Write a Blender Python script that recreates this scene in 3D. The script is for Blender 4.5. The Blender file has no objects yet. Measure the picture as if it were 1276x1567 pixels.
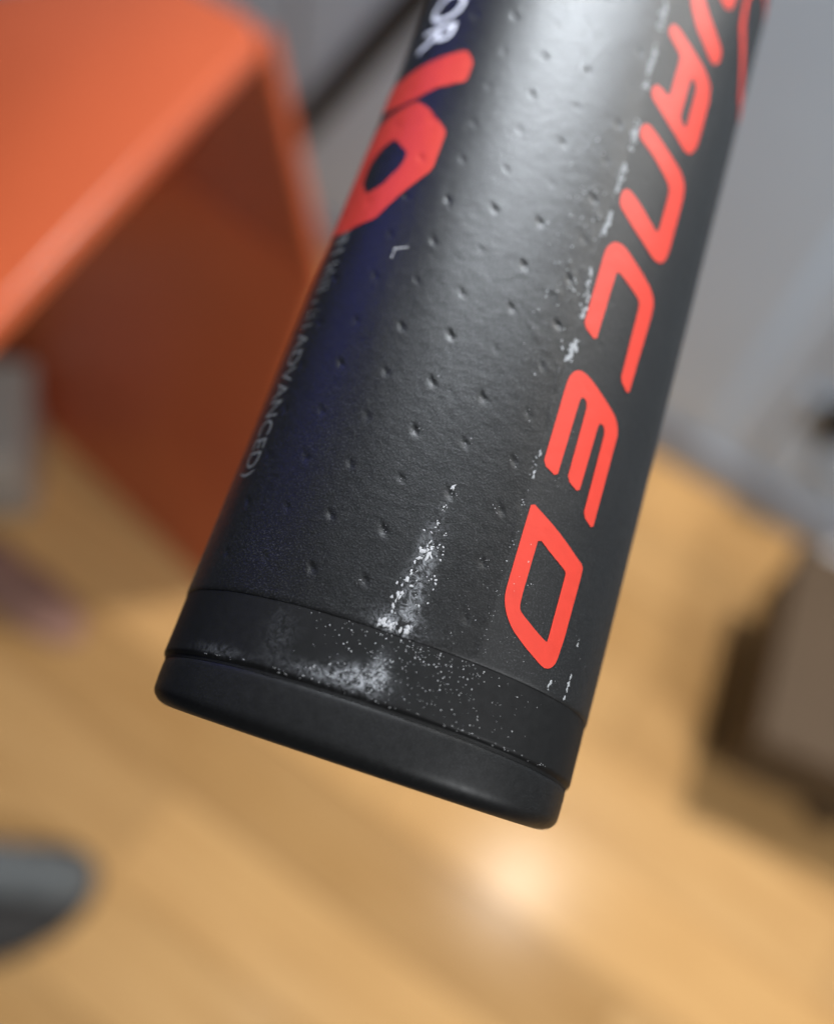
import bpy, bmesh, math, random
import numpy as np
from mathutils import Vector, Matrix
random.seed(7); rng = np.random.default_rng(7)
S = bpy.context.scene
C = S.collection

# ------------------------------------------------------------------ camera
PITCH, ROLL, HEIGHT, FPX = math.radians(57), math.radians(16), 1.30, 1585.0
Fw = Vector((0, math.cos(PITCH), -math.sin(PITCH)))
r0 = Vector((1, 0, 0)); u0 = Vector((0, math.sin(PITCH), math.cos(PITCH)))
Rw = math.cos(ROLL)*r0 + math.sin(ROLL)*u0
Uw = -math.sin(ROLL)*r0 + math.cos(ROLL)*u0
CAM = Vector((0, 0, HEIGHT))
cd = bpy.data.cameras.new('camera'); cam = bpy.data.objects.new('camera', cd); C.objects.link(cam)
cam.matrix_world = Matrix(((Rw.x, Uw.x, -Fw.x, CAM.x), (Rw.y, Uw.y, -Fw.y, CAM.y), (Rw.z, Uw.z, -Fw.z, CAM.z), (0, 0, 0, 1)))
cd.sensor_fit = 'VERTICAL'; cd.sensor_height = 24.0; cd.lens = 24.0*FPX/1567.0
cd.clip_start = 0.005; cd.clip_end = 50
cd.dof.use_dof = True; cd.dof.focus_distance = 0.0895; cd.dof.aperture_fstop = 6.2; cd.dof.aperture_blades = 0
S.camera = cam

def ray(x, y): return Rw*((x-638)/FPX) - Uw*((y-783.5)/FPX) + Fw      # unit depth along the view axis
def on_z(x, y, z=0.0):
    v = ray(x, y); return CAM + v*((z-CAM.z)/v.z)
def at(x, y, depth): return CAM + ray(x, y)*depth

# ------------------------------------------------------------------ world, lamps, exposure
w = bpy.data.worlds.new('World'); S.world = w; w.use_nodes = True
bg = w.node_tree.nodes['Background']; bg.inputs[0].default_value = (0.80, 0.88, 1.0, 1); bg.inputs[1].default_value = 0.06
def area(name, loc, target, size, power, col, size_y=None):
    l = bpy.data.lights.new(name, 'AREA'); l.energy = power; l.color = col
    l.shape = 'DISK' if size_y is None else 'RECTANGLE'; l.size = size
    if size_y: l.size_y = size_y
    o = bpy.data.objects.new(name, l); C.objects.link(o); o.location = loc
    o.rotation_euler = (Vector(target)-Vector(loc)).to_track_quat('-Z', 'Y').to_euler()
    return o
key = area('ceiling_lamp', (0.635, 0.925, 2.08), (0.45, 0.6, 0), 0.11, 12.0, (1.0, 0.95, 0.88))
area('room_lamp', (1.25, -0.95, 2.3), (0.3, 0.8, 0.2), 0.5, 36.0, (0.96, 0.98, 1.0))
highlight = area('highlight_lamp', (-0.015, 0.285, 1.475), (0.0, 0.09, 1.23), 0.09, 0.56, (0.88, 0.94, 1.0))  # unseen lamp added close above the handle for its highlight streak
blue = area('blue_screen', (-0.55, 0.45, 1.50), (0.0, 0.08, 1.22), 0.20, 0.048, (0.03, 0.04, 1.0), 0.14)
blue.data.spread = math.radians(50); highlight.data.spread = math.radians(85); key.data.spread = math.radians(125)
S.view_settings.view_transform = 'Standard'; S.view_settings.look = 'None'
S.view_settings.exposure = 0.25; S.view_settings.gamma = 1.0

# ------------------------------------------------------------------ helpers
def obj(name, me, mat=None, parent=None, smooth=False):
    o = bpy.data.objects.new(name, me); C.objects.link(o)
    if mat: me.materials.append(mat)
    if parent: o.parent = parent
    if smooth: me.polygons.foreach_set('use_smooth', [True]*len(me.polygons))
    return o
def empty(name, loc=(0, 0, 0)):
    o = bpy.data.objects.new(name, None); C.objects.link(o); o.location = loc; o.empty_display_size = 0.02; return o
def tag(o, label, cat, group=None):
    o['label'] = label; o['category'] = cat
    if group: o['group'] = group
    return o
def bm_mesh(bm, name):
    me = bpy.data.meshes.new(name); bmesh.ops.recalc_face_normals(bm, faces=bm.faces); bm.to_mesh(me); bm.free(); return me
def bevel(bm, w, seg=3):
    bmesh.ops.bevel(bm, geom=list(bm.edges), offset=w, segments=seg, profile=0.5, affect='EDGES', clamp_overlap=True)
def box_mesh(name, x0, x1, y0, y1, z0, z1, bev=0.0, seg=2):
    bm = bmesh.new(); bmesh.ops.create_cube(bm, size=1)
    bmesh.ops.scale(bm, vec=(x1-x0, y1-y0, z1-z0), verts=bm.verts)
    bmesh.ops.translate(bm, vec=((x0+x1)/2, (y0+y1)/2, (z0+z1)/2), verts=bm.verts)
    if bev: bevel(bm, bev, seg)
    return bm_mesh(bm, name)
def slab_mesh(name, pts, off, bev=0.003):
    """solid panel: polygon pts plus the same polygon moved by off"""
    bm = bmesh.new()
    a = [bm.verts.new(p) for p in pts]; b = [bm.verts.new(Vector(p)+Vector(off)) for p in pts]
    bm.faces.new(a); bm.faces.new(b[::-1]); n = len(a)
    for i in range(n): bm.faces.new((a[i], b[i], b[(i+1) % n], a[(i+1) % n]))
    bmesh.ops.recalc_face_normals(bm, faces=bm.faces)
    if bev: bevel(bm, bev, 3)
    return bm_mesh(bm, name)
class NT:
    def __init__(self, name):
        self.m = bpy.data.materials.new(name); self.m.use_nodes = True; self.t = self.m.node_tree
        self.b = self.t.nodes['Principled BSDF']
    def n(self, typ, **kw):
        o = self.t.nodes.new(typ)
        for k, v in kw.items():
            if k in o.inputs: o.inputs[k].default_value = v
            else: setattr(o, k, v)
        return o
    def l(self, a, b): self.t.links.new(a, b)
    def math(self, op, a, b=None, c=None, clamp=False):
        o = self.t.nodes.new('ShaderNodeMath'); o.operation = op; o.use_clamp = clamp
        for i, v in enumerate((a, b, c)):
            if v is None: continue
            if isinstance(v, (int, float)): o.inputs[i].default_value = v
            else: self.l(v, o.inputs[i])
        return o.outputs[0]
    def ramp(self, fac, stops):
        r = self.t.nodes.new('ShaderNodeValToRGB'); e = r.color_ramp.elements
        while len(e) < len(stops): e.new(0.5)
        for el, (p, c) in zip(e, stops): el.position = p; el.color = (*c, 1) if len(c) == 3 else c
        self.l(fac, r.inputs[0]); return r.outputs[0]
    def mix(self, fac, a, b):
        o = self.t.nodes.new('ShaderNodeMix'); o.data_type = 'RGBA'
        for s, v in ((0, fac), (6, a), (7, b)):
            if isinstance(v, (tuple, list)): o.inputs[s].default_value = (*v, 1)
            elif isinstance(v, (int, float)): o.inputs[s].default_value = v
            else: self.l(v, o.inputs[s])
        return o.outputs[2]
    def noise(self, vec, scale, detail=3, rough=0.5):
        o = self.n('ShaderNodeTexNoise', Scale=scale, Detail=detail, Roughness=rough)
        if vec is not None: self.l(vec, o.inputs['Vector'])
        return o.outputs[0]
    def bump(self, h, strength, dist):
        o = self.n('ShaderNodeBump', Strength=strength, Distance=dist); self.l(h, o.inputs['Height']); self.l(o.outputs[0], self.b.inputs['Normal'])
def simple(name, col, rough=0.5, var=0.15, scale=40, bump=0.0, spec=0.5, coat=0.0):
    k = NT(name); tc = k.n('ShaderNodeTexCoord').outputs['Object']
    nz = k.noise(tc, scale, 4)
    k.l(k.mix(nz, tuple(c*(1-var) for c in col), tuple(min(1, c*(1+var)) for c in col)), k.b.inputs['Base Color'])
    k.b.inputs['Roughness'].default_value = rough; k.b.inputs['Specular IOR Level'].default_value = spec
    k.b.inputs['Coat Weight'].default_value = coat; k.b.inputs['Coat Roughness'].default_value = 0.15
    if bump: k.bump(k.noise(tc, scale*6, 4), 0.4, bump)
    return k.m

# ------------------------------------------------------------------ setting: wall and plank floor
WD = Vector((0.94034, -0.34024, 0)); WN = Vector((-0.34024, -0.94034, 0))     # along the wall, out of the wall
WA = Vector((0.352, 1.088, 0))
WM = Matrix(((WD.x, -WN.x, 0, WA.x), (WD.y, -WN.y, 0, WA.y), (0, 0, 1, 0), (0, 0, 0, 1)))   # local x along the wall, y into it

def wood_mat():
    k = NT('oak_laminate'); tc = k.n('ShaderNodeTexCoord').outputs['Object']
    rnd = k.n('ShaderNodeObjectInfo').outputs['Random']
    mp = k.n('ShaderNodeMapping'); k.l(tc, mp.inputs[0]); mp.inputs['Scale'].default_value = (1.6, 14, 14)
    cb = k.n('ShaderNodeCombineXYZ'); k.l(k.math('MULTIPLY', rnd, 37.0), cb.inputs[0]); k.l(k.math('MULTIPLY', rnd, 11.0), cb.inputs[1]); k.l(cb.outputs[0], mp.inputs['Location'])
    g = k.noise(mp.outputs[0], 3.0, 8, 0.62)
    g2 = k.noise(mp.outputs[0], 0.9, 3, 0.5)
    col = k.ramp(g, [(0.25, (0.48, 0.275, 0.115)), (0.5, (0.61, 0.37, 0.165)), (0.75, (0.70, 0.45, 0.215))])
    tint = k.ramp(rnd, [(0.0, (0.72, 0.68, 0.62)), (0.5, (0.95, 0.94, 0.92)), (1.0, (1.12, 1.08, 1.0))])
    mm = k.t.nodes.new('ShaderNodeMix'); mm.data_type = 'RGBA'; mm.blend_type = 'MULTIPLY'; mm.inputs[0].default_value = 1
    k.l(col, mm.inputs[6]); k.l(tint, mm.inputs[7])
    k.l(k.mix(k.math('MULTIPLY', g2, 0.35), mm.outputs[2], (0.58, 0.34, 0.12)), k.b.inputs['Base Color'])
    k.l(k.math('MULTIPLY_ADD', g, 0.14, 0.13), k.b.inputs['Roughness'])
    k.b.inputs['Specular IOR Level'].default_value = 0.06
    k.bump(g, 0.15, 0.0006)
    return k.m
M_wood = wood_mat()
M_sub = simple('floor_substrate', (0.10, 0.06, 0.03), 0.8)
M_wall = simple('grey_wall_paint', (0.53, 0.645, 0.77), 0.5, 0.05, 6, 0.0004)
M_base = simple('grey_skirting_paint', (0.31, 0.35, 0.41), 0.5, 0.05, 8)

floor = obj('floor', box_mesh('floor', -1.6, 1.6, -1.5, 0.0, -0.03, -0.012), M_sub); floor.matrix_world = WM
floor['kind'] = 'structure'; floor['label'] = 'warm oak laminate floor of long planks parallel to the grey wall'
PWID, PLEN = 0.125, 0.95
plank_me = box_mesh('plank', 0, PLEN-0.0012, 0, PWID-0.0012, -0.012, 0.0, 0.0012, 1); plank_me.materials.append(M_wood)
for row in range(12):
    y = -0.002-(row+1)*PWID; off = (row*0.37) % PLEN
    for j in range(4):
        o = bpy.data.objects.new('plank', plank_me); C.objects.link(o); o.parent = floor
        o.location = (-1.9+off+j*PLEN, y, 0)

wall = obj('wall', box_mesh('wall', -1.6, 1.6, 0, 0.12, -0.03, 2.6), M_wall); wall.matrix_world = WM
wall['kind'] = 'structure'; wall['label'] = 'plain grey painted wall with skirting above the wooden floor'
obj('skirting_board', box_mesh('skirting_board', -1.6, 1.6, -0.014, 0.002, 0.0, 0.068, 0.005, 3), M_base, wall)
# raised flat panels on the wall, right of the handle
for px0, px1, pz0, pz1 in ((0.13, 0.62, 0.30, 1.0), (0.13, 0.62, 0.10, 0.27), (-0.75, 0.05, 0.10, 1.0)):
    obj('wall_panel', box_mesh('wall_panel', px0, px1, -0.012, 0.002, pz0, pz1, 0.004, 2), M_wall, wall)

# ------------------------------------------------------------------ the handle: surface functions (millimetres)
HA, HB, HN = 20.0, 14.5, 2.25
def se(th, grow=0.0):
    c, s = np.cos(th), np.sin(th)
    return (HA+grow)*np.sign(c)*np.abs(c)**(2/HN), (HB+grow)*np.sign(s)*np.abs(s)**(2/HN)
_th = np.radians(np.linspace(-90, 270, 7201)); _x, _y = se(_th)
_al = np.concatenate([[0], np.cumsum(np.hypot(np.diff(_x), np.diff(_y)))])
_i90 = 3600; _sv = _al[_i90]-_al                      # s = arc length from the crest, + to the right
CIRC = _al[-1]
_nx = np.gradient(_y); _ny = -np.gradient(_x); _nl = np.hypot(_nx, _ny); _nx /= _nl; _ny /= _nl
_sg = np.sign(_nx*_x+_ny*_y).mean(); _nx *= np.sign(_sg); _ny *= np.sign(_sg)
def surf(s, t, h):
    """s, t, h in mm -> local points in metres (x across, y out of the crest, z along the handle)"""
    s = np.asarray(s, float); o = np.argsort(_sv)
    x = np.interp(s, _sv[o], _x[o]); y = np.interp(s, _sv[o], _y[o]); a = np.interp(s, _sv[o], _nx[o]); b = np.interp(s, _sv[o], _ny[o])
    return np.stack([x+a*h, y+b*h, np.asarray(t, float)+0*x], -1)*0.001
DS, DT, S0, T0 = 4.62, 5.0, -4.15, 9.6
ST0 = 6.0                                               # sleeve ends here
def lowfreq(s, t):
    return 0.05*np.sin(s*0.55+1.3*np.sin(t*0.11))*np.sin(t*0.21+0.6*s*0.3)+0.03*np.sin(0.9*s+0.35*t)
_hash = rng.random((64, 64))
def vnoise(u, v):
    i = np.floor(u).astype(int); j = np.floor(v).astype(int); a = u-i; b = v-j
    a = a*a*(3-2*a); b = b*b*(3-2*b); g = lambda p, q: _hash[p % 64, q % 64]
    return (g(i, j)*(1-a)+g(i+1, j)*a)*(1-b)+(g(i, j+1)*(1-a)+g(i+1, j+1)*a)*b
def sleeve_h(s, t):
    ks = np.round((s-S0)/DS); kt = np.round((t-T0)/DT)
    i = ks.astype(int); j = kt.astype(int)
    jx = (_hash[i % 64, j % 64]-0.5)*0.35; jy = (_hash[(i+17) % 64, (j+5) % 64]-0.5)*0.35
    du = s-(S0+ks*DS)-jx; dv = t-(T0+kt*DT)-jy
    a = 0.55*du-0.83*dv; b = 0.83*du+0.55*dv            # long axis runs down to the right
    amp = 0.04+0.12*_hash[(i+9) % 64, (j+31) % 64]
    q = (a/0.50)**2+(b/(0.21+0.11*np.tanh(a*2.5)))**2
    pit = -amp*np.exp(-q**0.9)*(1-0.75/(1+np.exp(-(s-6.3)*3.0)))
    rim = 0.006*np.exp(-((np.sqrt(q)-1.8)/0.6)**2)
    h = pit+rim+0.22*lowfreq(s, t)
    h += 0.010*(vnoise(s*0.9+3, t*0.9)-0.5)+0.012*(vnoise(s*2.3, t*2.1)-0.5)+0.010*(vnoise(s*4.1, t*4.3)-0.5)
    # worn little blisters beside the lettering
    m = np.exp(-((s-4.6)/2.2)**2)*np.exp(-((t-50)/12.0)**2)
    h += 0.09*m*np.clip(vnoise(s*1.5+7, t*1.1)-0.62, 0, 1)*2
    h += 0.10*np.exp(-((s-7.0-0.25*np.sin(t*0.5))/0.16)**2)*(vnoise(s*0+3, t*0.8)-0.25)   # cracked edge of the print film
    edge = np.clip((t-ST0)/0.35, 0, 1)
    return 0.11*np.sqrt(edge)-0.11+h*np.clip((t-ST0)/1.0, 0, 1)

# ---- materials of the handle (UV = s, t in millimetres)
def handle_mat(name, base, rough, kind):
    k = NT(name); uv = k.n('ShaderNodeUVMap'); uv.uv_map = 'UVMap'
    sx = k.n('ShaderNodeSeparateXYZ'); k.l(uv.outputs[0], sx.inputs[0]); s, t = sx.outputs[0], sx.outputs[1]
    def gauss(cs, ct, rs, rt):
        a = k.math('DIVIDE', k.math('SUBTRACT', s, cs), rs); b = k.math('DIVIDE', k.math('SUBTRACT', t, ct), rt)
        return k.math('EXPONENT', k.math('MULTIPLY', k.math('ADD', k.math('MULTIPLY', a, a), k.math('MULTIPLY', b, b)), -1.0))
    fine = k.noise(uv.outputs[0], 5.5, 5, 0.6); mid = k.noise(uv.outputs[0], 1.1, 4, 0.6); big = k.noise(uv.outputs[0], 0.16, 3)
    col = k.mix(mid, tuple(c*0.75 for c in base), tuple(c*1.25 for c in base))
    mp = k.n('ShaderNodeMapping'); k.l(uv.outputs[0], mp.inputs[0]); mp.inputs['Rotation'].default_value = (0, 0, 0.5); mp.inputs['Scale'].default_value = (2.2, 0.75, 1)
    strk = k.noise(mp.outputs[0], 1.5, 6, 0.7)
    wisp = k.n('ShaderNodeTexNoise', Scale=0.85, Detail=9, Roughness=0.78, Distortion=2.2); k.l(uv.outputs[0], wisp.inputs['Vector'])
    if kind == 'sleeve':
        d = k.math('ADD', k.math('MULTIPLY', gauss(0.2, 11.0, 0.9, 5.0), 0.75), gauss(-0.3, 6.8, 1.8, 1.1))
        dust = k.math('MULTIPLY', d, k.math('MULTIPLY', k.math('SUBTRACT', wisp.outputs[0], 0.47, clamp=True), 4.0), clamp=True)
        haze = k.math('MULTIPLY', k.math('MULTIPLY', k.math('SUBTRACT', fine, 0.52, clamp=True), 0.55), big)
        dust = k.math('ADD', dust, haze, clamp=True)
        film = k.math('MULTIPLY', k.math('SUBTRACT', s, k.math('MULTIPLY_ADD', mid, 0.6, 6.8)), 6.0, clamp=True)
        r = k.math('ADD', k.math('MULTIPLY_ADD', mid, 0.16, rough-0.08), k.math('MULTIPLY', film, 0.10))
        k.bump(k.math('MULTIPLY_ADD', fine, 1.0, k.math('MULTIPLY', mid, 0.6)), 0.55, 0.00007)
    elif kind == 'band':
        d = k.math('ADD', gauss(-1.6, 1.6, 1.9, 0.9), k.math('MULTIPLY', gauss(-0.4, 2.6, 0.7, 1.3), 0.8))
        d = k.math('ADD', d, k.math('MULTIPLY', gauss(-5.0, 1.0, 2.5, 0.6), 0.35))
        d = k.math('ADD', d, k.math('MULTIPLY', gauss(-14.5, 0.7, 2.6, 0.5), 0.16))
        d = k.math('ADD', d, k.math('MULTIPLY', gauss(-9.5, 3.2, 1.3, 2.4), 0.08))
        dust = k.math('MULTIPLY', d, k.math('MULTIPLY', k.math('SUBTRACT', wisp.outputs[0], 0.44, clamp=True), 4.0), clamp=True)
        r = k.math('MULTIPLY_ADD', mid, 0.2, rough-0.1)
        k.bump(fine, 0.3, 0.00004)
    else:
        dust = k.math('MULTIPLY', k.math('MULTIPLY', k.math('SUBTRACT', fine, 0.50, clamp=True), 0.30), k.math('MULTIPLY', big, big))
        r = k.math('MULTIPLY_ADD', mid, 0.2, rough-0.1)
        k.bump(mid, 0.3, 0.00008)
    k.l(k.mix(dust, col, (0.40, 0.41, 0.43)), k.b.inputs['Base Color'])
    k.l(k.math('ADD', r, k.math('MULTIPLY', dust, 0.3)), k.b.inputs['Roughness'])
    k.b.inputs['Specular IOR Level'].default_value = {'sleeve': 0.26, 'band': 0.12, 'cap': 0.17}[kind]
    return k.m
M_sleeve = handle_mat('black_grip_polymer', (0.006, 0.006, 0.006), 0.37, 'sleeve')
M_band = handle_mat('black_end_tape', (0.007, 0.007, 0.007), 0.5, 'band')
M_cap = handle_mat('black_cap_rubber', (0.007, 0.007, 0.007), 0.45, 'cap')
def print_mat(name, c, rough):
    k = NT(name); tc = k.n('ShaderNodeTexCoord').outputs['Object']
    nz = k.noise(tc, 900, 4); k.l(k.mix(nz, tuple(x*0.92 for x in c), tuple(x*1.06 for x in c)), k.b.inputs['Base Color'])
    k.b.inputs['Roughness'].default_value = rough; k.b.inputs['Specular IOR Level'].default_value = 0.25; k.bump(nz, 0.5, 0.00005); return k.m
M_red = print_mat('red_print', (0.38, 0.027, 0.015), 0.5)
M_white = print_mat('white_print', (0.62, 0.62, 0.68), 0.5)
M_grey = print_mat('pale_grey_print', (0.11, 0.11, 0.107), 0.5)
M_chip = print_mat('white_chipped_paint', (0.30, 0.30, 0.305), 0.85)
M_chip2 = print_mat('grey_chipped_film', (0.20, 0.205, 0.21), 0.8)

# ---- handle root: local z up the handle, local y out of the crest
P0c = Vector((-5.0072, -20.3536, -97.8705))*0.001
cam3 = Matrix(((Rw.x, Uw.x, -Fw.x), (Rw.y, Uw.y, -Fw.y), (Rw.z, Uw.z, -Fw.z)))
dv = (cam3 @ Vector((0.29784, 0.89037, -0.34429))).normalized()
ev = (cam3 @ Vector((0.94835, -0.31724, 0.0))).normalized()
nv = dv.cross(ev).normalized(); 
if nv.dot(CAM - (CAM + cam3 @ P0c)) < 0: nv = -nv
handle = bpy.data.objects.new('racket_handle', None); C.objects.link(handle); handle.empty_display_size = 0.02
loc = CAM + cam3 @ P0c
handle.matrix_world = Matrix(((ev.x, nv.x, dv.x, loc.x), (ev.y, nv.y, dv.y, loc.y), (ev.z, nv.z, dv.z, loc.z), (0, 0, 0, 1)))
tag(handle, 'matte black dimpled handle with red lettering and a scuffed rubber butt end', 'handle')

def grid_mesh(name, sv, tv, hf, closed=True):
    ns, nt = len(sv), len(tv); SS, TT = np.meshgrid(sv, tv)
    P = surf(SS.ravel(), TT.ravel(), hf(SS, TT).ravel())
    idx = np.arange(ns*nt).reshape(nt, ns)
    a = idx[:-1, :]; b = idx[1:, :]
    q = np.stack([a, np.roll(a, -1, 1), np.roll(b, -1, 1), b], -1)
    if not closed: q = q[:, :-1]
    q = q.reshape(-1, 4)
    me = bpy.data.meshes.new(name); me.vertices.add(len(P)); me.vertices.foreach_set('co', P.astype(np.float32).ravel())
    me.loops.add(q.size); me.loops.foreach_set('vertex_index', q.astype(np.int32).ravel())
    me.polygons.add(len(q)); me.polygons.foreach_set('loop_start', np.arange(0, q.size, 4, dtype=np.int32))
    me.polygons.foreach_set('use_smooth', np.ones(len(q), bool))
    uv = me.uv_layers.new(name='UVMap'); st = np.stack([SS.ravel(), TT.ravel()], -1)[q.ravel()].astype(np.float32)
    uv.data.foreach_set('uv', st.ravel()); me.update(calc_edges=True); me.validate(); return me
half = CIRC/2
# arc positions go round from +s side to -s side; dense on the upper side, coarse underneath
front = np.arange(29.0, -29.01, -0.20)
back = np.concatenate([np.arange(29.0+0.8, half, 0.8)[::-1], ])
sv_all = np.concatenate([back, front, np.arange(-29.0-0.8, -half, -0.8)])
tv_s = np.concatenate([np.array([ST0, ST0+0.03, ST0+0.08, ST0+0.15, ST0+0.25]), np.arange(ST0+0.4, 100, 0.20), np.arange(100.4, 230, 1.2)])
obj('grip_sleeve', grid_mesh('grip_sleeve', sv_all, tv_s, sleeve_h), M_sleeve, handle)
coarse = np.concatenate([np.arange(half-0.2, -half, -0.5)])
def band_h(s, t): return -0.125+0.10*lowfreq(s*1.3, t*3)+0.015*(vnoise(s*1.7, t*1.7)-0.5) - 0.28*np.clip((0.45-t)/0.45, 0, 1)**2
tvb = np.array([-0.3, -0.12, 0.0, 0.05, 0.12, 0.2, 0.3, 0.4, 0.5, 0.8, 1.2, 1.8, 2.4, 3, 3.6, 4.2, 4.8, 5.4, 5.9, 6.3])
obj('end_band', grid_mesh('end_band', coarse, tvb, band_h), M_band, handle)
# rubber cap: profile (t, h)
prof = [(0.10, -1.0), (0.02, -0.72), (-0.12, -0.55), (-0.35, -0.44), (-0.8, -0.40), (-1.6, -0.40), (-2.6, -0.42), (-3.6, -0.46)]
RF = 1.9
for a in np.radians(np.linspace(10, 90, 10)): prof.append((-3.6-RF*math.sin(a), -0.46-RF*(1-math.cos(a))))
prof += [(-5.52, -4.0), (-5.54, -8.0)]
tt = np.array([p[0] for p in prof]); hh = np.array([p[1] for p in prof])
cm = grid_mesh('butt_cap', coarse, tt[::-1], lambda s, t: np.repeat(hh[::-1][:, None], s.shape[1], 1)+0.03*lowfreq(s, t*2))
bm = bmesh.new(); bm.from_mesh(cm)
for v in bm.verts:                                     # the butt is cut slightly on the slant
    if v.co.z < 0: v.co.z *= 1-0.115*(14.5-v.co.y*1000)/5.5
be = [e for e in bm.edges if e.is_boundary and all(v.co.z < -0.0012 for v in e.verts)]
bmesh.ops.holes_fill(bm, edges=be, sides=0); bm.to_mesh(cm); bm.free()
obj('butt_cap', cm, M_cap, handle)

# ---- lettering: flat outlines in (s, t), cut into strips and laid on the surface
def decal(name, loops, mat, lift=0.05, parent=None):
    cu = bpy.data.curves.new('tmp', 'CURVE'); cu.dimensions = '2D'; cu.fill_mode = 'BOTH'
    for lp in loops:
        sp = cu.splines.new('POLY'); sp.points.add(len(lp)-1); sp.use_cyclic_u = True
        for p, q in zip(sp.points, lp): p.co = (q[0], q[1], 0, 1)
    return lay(name, cu, mat, lift, parent)
def lay(name, cu, mat, lift, parent, xf=None, step=0.35):
    tmp = bpy.data.objects.new('tmp', cu); C.objects.link(tmp)
    dg = bpy.context.evaluated_depsgraph_get(); dg.update()
    me0 = tmp.evaluated_get(dg).to_mesh(); bm = bmesh.new(); bm.from_mesh(me0); tmp.evaluated_get(dg).to_mesh_clear()
    bpy.data.objects.remove(tmp); bpy.data.curves.remove(cu)
    bmesh.ops.remove_doubles(bm, verts=bm.verts, dist=1e-4)
    if xf:
        for v in bm.verts: v.co = xf(v.co)
    xs = [v.co.x for v in bm.verts]; ys = [v.co.y for v in bm.verts]
    for lo, hi, ax in ((min(xs), max(xs), 0), (min(ys), max(ys), 1)):
        g = math.floor(lo/step)*step+step
        while g < hi:
            no = (1, 0, 0) if ax == 0 else (0, 1, 0); co = (g, 0, 0) if ax == 0 else (0, g, 0)
            bmesh.ops.bisect_plane(bm, geom=list(bm.verts)+list(bm.edges)+list(bm.faces), plane_co=co, plane_no=no, dist=1e-5); g += step
    s = np.array([v.co.x for v in bm.verts]); t = np.array([v.co.y for v in bm.verts])
    P = surf(s, t, sleeve_h(s, t)+lift)
    for v, p in zip(bm.verts, P): v.co = p
    bmesh.ops.recalc_face_normals(bm, faces=bm.faces)
    me = bpy.data.meshes.new(name); bm.to_mesh(me); bm.free()
    me.polygons.foreach_set('use_smooth', [True]*len(me.polygons))
    return obj(name, me, mat, parent or handle)
def smooth_loop(lp, it=1):
    for _ in range(it):
        o = []
        for i in range(len(lp)):
            a, b = lp[i], lp[(i+1) % len(lp)]
            L = math.hypot(a[0]-b[0], a[1]-b[1]); f = min(0.25, 0.35/max(L, 1e-6))
            o.append((a[0]+(b[0]-a[0])*f, a[1]+(b[1]-a[1])*f)); o.append((b[0]+(a[0]-b[0])*f, b[1]+(a[1]-b[1])*f))
        lp = o
    return lp
LET = [
 ('D', [[(7.76,21.6),(10.98,20.1),(13.87,18.6),(14.62,18.3),(14.75,17.7),(14.75,14.6),(14.75,11.4),(14.57,9.0),(14.16,8.3),(13.58,8.0),(12.87,8.1),(10.88,9.0),(9.38,9.9),(8.53,10.8),(7.97,11.8),(7.73,12.9),(7.73,15.3),(7.73,19.0)],
        [(9.34,18.7),(10.98,17.8),(12.80,17.0),(12.98,16.8),(12.98,14.3),(12.98,10.3),(12.87,10.2),(11.56,10.7),(9.77,11.6),(9.40,12.0),(9.32,13.1),(9.32,16.1)]]),
 ('E', [[(7.76,25.5),(9.40,24.8),(9.50,33.4),(9.93,33.5),(10.38,33.0),(10.45,25.1),(12.00,24.4),(12.10,31.9),(12.63,32.0),(13.02,31.4),(13.10,22.7),(14.60,21.9),(14.60,32.2),(13.90,33.4),(12.72,34.1),(10.98,35.1),(9.71,35.8),(8.7,36.0),(8.07,35.5),(7.80,34.7),(7.76,33.5)]]),
 ('C', [[(7.76,40.6),(9.40,39.6),(9.50,47.8),(9.75,48.0),(12.88,46.4),(13.02,45.7),(13.16,37.3),(14.60,36.4),(14.85,45.9),(14.71,47.4),(13.81,48.5),(11.38,49.9),(9.55,51.0),(8.47,51.0),(7.9,50.2),(7.73,49.3)]]),
 ('N', [[(7.76,64.2),(7.73,65.6),(8.3,66.3),(9.55,65.6),(11.6,64.4),(13.87,63.2),(14.68,62.1),(14.88,60.3),(14.88,53.9),(14.68,52.5),(14.1,51.8),(13.14,51.7),(10.16,53.4),(7.93,55.1),(7.7,55.9),(7.73,57.1),(8.3,57.5),(9.32,57.0),(12.75,54.6),(12.9,55.5),(12.9,60.3),(12.45,61.0),(10.03,62.8)]]),
 ('A', [[(7.76,78.6),(7.66,79.7),(8.03,80.3),(8.86,79.9),(11.38,78.3),(13.34,77.2),(14.48,76.0),(14.88,74.2),(14.88,67.8),(14.31,66.3),(13.52,66.0),(10.69,67.6),(7.93,69.6),(7.66,70.6),(7.97,71.5),(8.83,71.3),(9.84,70.7),(9.84,76.8)],
        [(11.69,75.4),(12.69,74.8),(12.80,73.9),(12.84,68.7),(12.54,68.6),(11.69,69.3)]]),
 ('V', [[(7.7,90.2),(8.6,90.8),(10.6,86.0),(12.02,84.1),(14.74,81.6),(14.85,80.1),(14.34,79.0),(13.46,79.2),(10.69,81.7),(9.5,83.8),(7.7,88.6)],]),
 ('D2', [[(9.2,90.2),(13.3,87.4),(14.2,87.3),(14.7,88.2),(14.8,92),(14.0,95.5),(11,97.0),(8.0,97.8),(7.7,96.5),(9.2,95.2),(13.0,93.6),(13.1,89.6),(9.6,92.0)]]),
]
for nm, loops in LET:
    decal('red_letter', [smooth_loop(l, 1) for l in loops], M_red)
decal('red_emblem', [[(16.3,96.5),(16.34,90.1),(16.6,87.4),(20.4,80.4),(23.5,79.0),(27.0,84.0),(27.0,96.9)], [(17.1,95.8),(17.1,90.4),(17.5,88.2),(20.8,82.2),(23.2,80.6),(26.2,84.6),(26.2,95.8)]], M_red)
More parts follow.
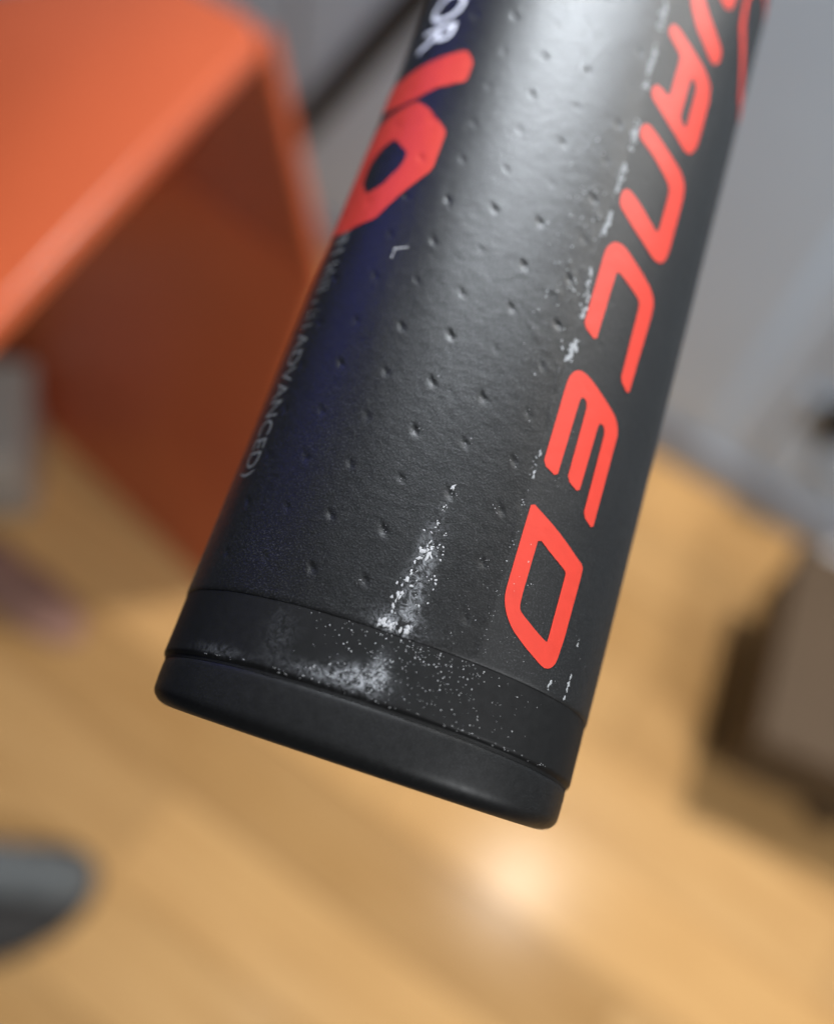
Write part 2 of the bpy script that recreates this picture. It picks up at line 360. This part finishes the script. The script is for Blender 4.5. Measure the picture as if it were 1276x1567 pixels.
decal('red_numeral', [smooth_loop([(-11.29,67.4),(-11.32,64.8),(-14.54,64.1),(-16.53,63.1),(-18.72,62.8),(-21.5,63.2),(-25.5,65.5),(-25.5,68.6),(-20.72,67.6),(-19.2,67.8),(-16.78,68.3),(-13.7,69.1),(-12.42,69.2)])], M_red)
decal('red_numeral', [smooth_loop([(-16.42,62.6),(-14.59,61.3),(-11.41,58.0),(-11.38,52.9),(-13.99,49.7),(-15.9,46.8),(-19.91,46.0),(-24.5,47.2),(-25.8,49.5),(-25.8,57.5),(-22.5,61.4),(-18.73,62.2)]),
                      smooth_loop([(-17.51,57.7),(-14.97,55.2),(-15.14,53.6),(-16.83,51.2),(-18.64,50.6),(-20.32,52.6),(-20.45,55.2),(-19.09,57.1)])], M_red)
def text(name, body, s_base, t_start, size, mat, squeeze=1.0, lift=0.05):
    cu = bpy.data.curves.new('tmp', 'FONT'); cu.body = body; cu.size = size; cu.resolution_u = 3
    return lay(name, cu, mat, lift, handle, xf=lambda c: Vector((s_base+c.y, t_start-c.x*squeeze, 0)))
text('white_lettering', 'OR', -19.6, 79.4, 6.6, M_white, 0.95, 0.09)
text('grey_lettering', 'ADVANCED)', -20.9, 33.6, 2.9, M_grey, 0.98)
bars = []
t = 46.0
while t > 34.4:                                        # unreadable smaller print before it
    wd = random.uniform(0.18, 0.3); s0 = -20.9; s1 = s0+random.choice((2.0, 2.0, 2.0, 1.2))
    bars.append([(s0, t), (s1, t-random.uniform(-0.3, 0.5)), (s1, t-wd), (s0, t-wd)]); t -= random.choice((0.55, 0.75, 0.95, 1.3))
bars = [[(a, b) for a, b in q] for q in bars]
decal('grey_lettering', bars, M_grey)

# ---- chips, cracks and specks lying on the surface
def chips(name, items, mat, hf=sleeve_h):
    vs, fs = [], []
    for s, t, r, el, ang in items:
        n = random.choice((5, 6, 7)); ss, tt_ = [], []
        for i in range(n):
            a = 2*math.pi*i/n; rr = r*random.uniform(0.35, 1.35); u, v = rr*math.cos(a)*el, rr*math.sin(a)
            ss.append(s+u*math.cos(ang)-v*math.sin(ang)); tt_.append(t+u*math.sin(ang)+v*math.cos(ang))
        ss.append(s); tt_.append(t); ss = np.array(ss); tt_ = np.array(tt_)
        h = hf(ss, tt_)+0.03; h[-1] += min(0.04, r*0.2); P = surf(ss, tt_, h); k = len(vs); vs += [tuple(p) for p in P]
        for i in range(n): fs.append((k+i, k+(i+1) % n, k+n))
    me = bpy.data.meshes.new(name); me.from_pydata(vs, [], fs); me.update()
    bm = bmesh.new(); bm.from_mesh(me); bmesh.ops.recalc_face_normals(bm, faces=bm.faces); bm.to_mesh(me); bm.free()
    o = obj(name, me, mat, handle); o['kind'] = 'stuff'; return o
def path(pts, u):
    x = u*(len(pts)-1); i = min(int(x), len(pts)-2); f = x-i
    return pts[i][0]*(1-f)+pts[i+1][0]*f, pts[i][1]*(1-f)+pts[i+1][1]*f
it = []
FL = [(0.6,20.6),(0.69,19.3),(0.13,17.2),(0.3,14.7),(-0.13,13.3),(-0.78,10.6),(-1.06,7.8)]
for i in range(85):
    u = random.random()**0.7; s, t = path(FL, u); near = math.sin(u*23)*0.5+0.5
    if random.random() > 0.35+0.65*near: continue
    it.append((s+random.gauss(0, 0.12+0.25*u), t+random.gauss(0, 0.2), random.uniform(0.04, 0.10+0.09*near), random.uniform(1.2, 2.8), 1.35+random.gauss(0, 0.5)))
for i in range(38):
    it.append((random.uniform(-1.9, 0.9), 6.35+abs(random.gauss(0, 0.35)), random.uniform(0.05, 0.17), random.uniform(1, 2.2), random.uniform(0, 3)))
for i in range(25): it.append((random.gauss(1.1, 0.5), random.uniform(9, 16), random.uniform(0.04, 0.10), 1.4, random.uniform(0, 3)))
for s, t in ((9.0,16.2),(8.6,14.6),(8.5,13.2),(8.8,17.8),(8.3,13.8)): it.append((s, t, random.uniform(0.1, 0.2), 1.3, random.uniform(0, 3)))
for q in range(9): it.append((-12.2+0.16*q, 43.0+0.03*q, 0.11, 1.3, 0.2))
for q in range(6): it.append((-12.2, 43.0-0.22*q, 0.11, 1.2, 1.2))
chips('paint_chips', it, M_chip)
it = []
CR = [(6.4,82.4),(6.67,77.2),(7.12,69.1),(7.36,63.0),(7.15,58.5),(7.22,53.1),(6.9,48.3),(7.4,39.6),(7.32,36.5)]
for i in range(420):
    u = random.random(); s, t = path(CR, u)
    if math.sin(u*41)+0.6*math.sin(u*97) < -0.15: continue
    it.append((s+random.gauss(0, 0.16), t+random.gauss(0, 0.15), random.uniform(0.05, 0.21), random.uniform(1, 2.4), 1.4+random.gauss(0, 0.4)))
for i in range(60):                                    # loose flecks beside the crack
    it.append((random.gauss(4.6, 1.4), random.gauss(48, 6), random.uniform(0.04, 0.13), random.uniform(1, 2), 1.2+random.gauss(0, .4)))
for i in range(34): it.append((random.gauss(7.1, 0.15), random.uniform(9, 26), random.uniform(0.03, 0.08), 1.2, random.uniform(0, 3)))
for s, t in ((16.7,11.6),(16.8,8.6),(16.8,7.9),(16.75,7.4),(16.7,6.6),(14.5,7.1),(14.4,6.6),(7.2,26.2),(7.2,23.8)):
    for q in range(4): it.append((s+random.gauss(0, .08), t+random.gauss(0, .2), random.uniform(0.06, 0.16), 1.5, 1.5))
chips('film_cracks', it, M_chip2)
it = []
for i in range(330):
    s = random.gauss(2.5, 5.0)
    if s < -9 or s > 15: continue
    t = random.uniform(0.6, 5.8)
    if random.random() < 0.35: t = 5.9-abs(random.gauss(0, 1.2))
    it.append((s, max(0.4, t), random.uniform(0.022, 0.05) if random.random() < 0.85 else 0.065, 1.1, 0))
for i in range(60): it.append((random.uniform(-16, 17), random.uniform(0.12, 0.45), random.uniform(0.02, 0.06), random.uniform(1, 2.5), 0))
chips('dust_specks', it, M_chip, band_h)
it = []
for i in range(70): it.append((random.gauss(7, 5), abs(random.gauss(0, 4.5))+6.8, random.uniform(0.018, 0.042), 1.1, 0))
for ks in range(0, 4):
    for kt in range(0, 5):
        for q in range(4): it.append((S0+ks*DS+random.gauss(0, .3), T0+kt*DT+random.gauss(0, .35), random.uniform(0.02, 0.045), 1.2, 0))
chips('dust_specks', it, M_chip)
it = []
for i in range(110):
    u = random.random(); s = -0.6-5.2*u**1.4+random.gauss(0, .35); t = 0.9+1.6*(1-u)*random.random()+abs(random.gauss(0, .25))
    if random.random() < 0.3: s = random.gauss(-0.3, .45); t = random.uniform(0.9, 4.0)
    it.append((s, t, random.uniform(0.025, 0.075), random.uniform(1, 3), 0.9+random.gauss(0, .35)))
chips('paint_chips', it, M_chip2, band_h)

# ------------------------------------------------------------------ orange table, left behind the handle
M_orange = simple('orange_lacquer', (0.56, 0.112, 0.042), 0.30, 0.18, 5, 0.0, 0.5)
Q0 = on_z(-75, 515, 0.0); Q3 = on_z(330, 910, 0.0)
q = (Q3-Q0).normalized(); nB = Vector((q.y, -q.x, 0)); nB = nB if nB.dot(CAM-Q0) > 0 else -nB
nB = (nB+Vector((0, 0, 0.08))).normalized()
def on_B(x, y):
    v = ray(x, y); return CAM+v*((Q0-CAM).dot(nB)/v.dot(nB))
Mv, C2, C0 = on_B(255, 262), on_B(490, 432), on_B(-40, 440)
C1 = CAM+(on_B(402, 48)-CAM)*0.84
TZ = 0.92
table = empty('orange_table', Q3); tag(table, 'glossy orange table with a slanted side panel, left of the handle', 'table')
def loc_(*pts): return [p-Q3 for p in pts]
obj('side_panel', slab_mesh('side_panel', loc_(Q0, C0, Mv, C2, Q3), -nB*0.012, 0.004), M_orange, table)
obj('shade_facet', slab_mesh('shade_facet', loc_(Mv, C1, C2), -nB*0.012, 0.004), M_orange, table)  # facet leaned outward to come out darker, in place of shade under the top
obj('rim_panel', slab_mesh('rim_panel', loc_(C0, C1, Mv), -nB*0.010, 0.003), M_orange, table)
tp = [on_z(x, y, TZ) for x, y in ((-75, 560), (404, 52), (385, 22), (230, -60), (-500, 60), (-420, 560))]
obj('table_top', slab_mesh('table_top', loc_(*tp), Vector((0, 0, -0.018)), 0.005), M_orange, table, True)

M_beige = simple('pale_beige_paint', (0.36, 0.33, 0.29), 0.5, 0.08, 30)
sp = on_z(62, 800, 0.0)
bx_ = empty('storage_box', (sp.x, sp.y, 0)); bx_.rotation_euler = (0, 0, math.radians(20)); tag(bx_, 'pale beige rounded storage box on the floor at the left edge', 'box')
obj('box_body', box_mesh('box_body', -0.26, 0, 0, 0.16, 0, 0.13, 0.025, 4), M_beige, bx_)
obj('box_lid', box_mesh('box_lid', -0.264, 0.004, -0.004, 0.164, 0.1305, 0.16, 0.012, 3), M_beige, bx_)

# ------------------------------------------------------------------ black rod leaning on the wall, upper left
M_black = simple('black_metal', (0.008, 0.009, 0.008), 0.6)
def wall_pt(x, y, out):
    v = ray(x, y); p0 = WA+WN*out; return CAM+v*((p0-CAM).dot(WN)/v.dot(WN))
def tube_mesh(name, pts, r, n=12):
    bm = bmesh.new(); rings = []
    for i, p in enumerate(pts):
        d = (pts[min(i+1, len(pts)-1)]-pts[max(i-1, 0)]).normalized(); a = d.orthogonal().normalized(); b = d.cross(a)
        if rings:
            pass
        rings.append([bm.verts.new(p+a*r*math.cos(2*math.pi*k/n)+b*r*math.sin(2*math.pi*k/n)) for k in range(n)])
    for i in range(len(rings)-1):
        for k in range(n): bm.faces.new((rings[i][k], rings[i][(k+1) % n], rings[i+1][(k+1) % n], rings[i+1][k]))
    bm.faces.new(rings[0][::-1]); bm.faces.new(rings[-1])
    return bm_mesh(bm, name)
ra, rb = wall_pt(440, 222, 0.020), wall_pt(640, 0, 0.020); dr = (rb-ra)
rod = obj('rod', tube_mesh('rod', [dr*-0.9, dr*-0.2, dr*0.4, dr*1.0, dr*1.7], 0.021), M_black, None, True); rod.location = ra
tag(rod, 'thin black rod slanting across the grey wall between box and handle', 'rod')

# ------------------------------------------------------------------ grey slipper, lower left
M_felt = simple('grey_blue_felt', (0.11, 0.12, 0.125), 0.9, 0.5, 45, 0.002)
M_sole_shade = simple('black_sole_and_shade', (0.015, 0.013, 0.012), 0.7)
tip = on_z(140, 1340, 0.05)
slip = empty('slipper', (tip.x, tip.y, 0)); slip.scale = (0.88, 0.88, 0.88); slip.rotation_euler = (0, 0, math.radians(14))
tag(slip, 'grey blue felt slipper with dark sole flared for its shade on the floor at lower left', 'slipper')
def loft(name, secs, n=20, near=None):
    bm = bmesh.new(); rings = []
    for x, w_, z0, z1, fl in secs:
        r_ = []
        for k in range(n):
            a = 2*math.pi*k/n; c, s_ = math.cos(a), math.sin(a)
            y = w_*math.copysign(abs(c)**0.75, c); z = (z0+z1)/2+(z1-z0)/2*math.copysign(abs(s_)**(fl if s_ < 0 else 0.9), s_)
            if near and y < 0: y *= near(x)
            r_.append(bm.verts.new((x, y, z)))
        rings.append(r_)
    for i in range(len(rings)-1):
        for k in range(n): bm.faces.new((rings[i][k], rings[i][(k+1) % n], rings[i+1][(k+1) % n], rings[i+1][k]))
    bm.faces.new(rings[0][::-1]); bm.faces.new(rings[-1])
    return bm_mesh(bm, name)
obj('upper', loft('upper', [(-0.27, 0.026, .10, .145, .4), (-0.25, 0.030, .09, .155, .4), (-0.18, 0.032, .065, .135, .4), (-0.12, 0.034, .045, .115, .4), (-0.07, 0.035, .03, .092, .4), (-0.035, 0.034, .02, .072, .4), (-0.015, 0.028, .018, .058, .4), (-0.004, 0.022, .02, .047, .5), (0.0, 0.010, .024, .038, .6)]), M_felt, slip, True)
obj('sole', loft('sole', [(-0.275, 0.030, 0, .105, .3), (-0.25, 0.039, 0, .10, .3), (-0.15, 0.044, 0, .065, .3), (-0.07, 0.050, 0, .038, .3), (-0.03, 0.047, 0, .028, .3), (-0.008, 0.035, 0, .024, .3), (0.003, 0.016, .002, .022, .3)], near=lambda x: 1+max(0, -x)*11), M_sole_shade, slip, True)  # sole flared on the near side to stand in for the shade there

# ------------------------------------------------------------------ pinkish mound on the floor, left: table reflection added as a solid
M_reflection = simple('pink_brown_reflection', (0.30, 0.165, 0.125), 0.9, 0.3, 40, 0.002)
cp = on_z(70, 935, 0.01)
cl = obj('reflection_mound', loft('reflection_mound', [(-0.16, 0.01, 0, .008, .5), (-0.14, 0.03, 0, .02, .4), (-0.10, 0.045, 0, .028, .4), (-0.06, 0.036, 0, .020, .4), (-0.03, 0.042, 0, .030, .4), (0.01, 0.034, 0, .022, .4), (0.04, 0.028, 0, .018, .4), (0.06, 0.008, 0, .006, .5)]), M_reflection, None, True)
cl.location = (cp.x, cp.y, 0); cl.rotation_euler = (0, 0, math.radians(-20)); tag(cl, 'low pinkish brown mound added for the reflection of the orange table', 'reflection_mound')

# ------------------------------------------------------------------ taupe bench at the right edge
M_taupe = simple('taupe_laminate', (0.095, 0.064, 0.040), 0.75, 0.1, 12, 0.0, 0.2)
M_shaded = simple('shaded_wood', (0.05, 0.035, 0.022), 0.6)  # shade on the bench front put into the apron and leg colour
BZ = 0.20
bc = on_z(1160, 1128, BZ)
bench = empty('low_bench', (bc.x, bc.y, 0)); tag(bench, 'low taupe bench with a front coloured dark for its shade at the right edge', 'bench')
e1 = on_z(1268, 850, BZ)-bc; e2 = on_z(1290, 1190, BZ)-bc; print('bench', math.degrees(math.atan2(e1.y, e1.x)), math.degrees(math.atan2(e2.y, e2.x)))
bench.rotation_euler = (0, 0, math.atan2(e1.y, e1.x)-math.pi/2+math.radians(8))
obj('bench_top', box_mesh('bench_top', 0, 0.5, 0, 0.30, BZ-0.022, BZ, 0.004, 2), M_taupe, bench)
obj('apron', box_mesh('apron', 0.008, 0.492, 0.008, 0.292, BZ-0.135, BZ-0.0215, 0.002, 1), M_shaded, bench)
lm = box_mesh('leg', -0.018, 0.018, -0.018, 0.018, 0, BZ-0.1345, 0.003, 1); lm.materials.append(M_shaded)
for x in (0.17, 0.465):
    for y in (0.035, 0.265):
        o = bpy.data.objects.new('leg', lm); C.objects.link(o); o.parent = bench; o.location = (x, y, 0)

# ------------------------------------------------------------------ slivers at the right edge: black plug on the wall, white strip below
pp = wall_pt(1285, 632, 0.0)
plug = empty('wall_plug', pp); plug.rotation_euler = (0, 0, math.atan2(WD.y, WD.x)); tag(plug, 'black plug on the grey wall at the right edge', 'plug')
obj('plug_body', box_mesh('plug_body', -0.020, 0.03, -0.035, -0.0055, -0.03, 0.03, 0.008, 3), M_black, plug)
obj('cable', tube_mesh('cable', [Vector((0.005, -0.02, -0.028)), Vector((0.006, -0.022, -0.06)), Vector((0.02, -0.025, -0.09)), Vector((0.06, -0.03, -0.11))], 0.003), M_black, plug, True)
M_wh = simple('white_plastic', (0.72, 0.72, 0.74), 0.4)
wp = on_z(1262, 830, 0.0)
strip = empty('power_strip', wp); strip.rotation_euler = (0, 0, math.atan2(WD.y, WD.x)); tag(strip, 'white power strip on the floor against the skirting at the right edge', 'power strip')
obj('housing', box_mesh('housing', 0, 0.26, -0.045, 0.005, 0, 0.036, 0.008, 3), M_wh, strip)
obj('socket', box_mesh('socket', 0.05, 0.09, -0.04, 0.0, 0.0362, 0.039, 0.001, 1), M_wh, strip)
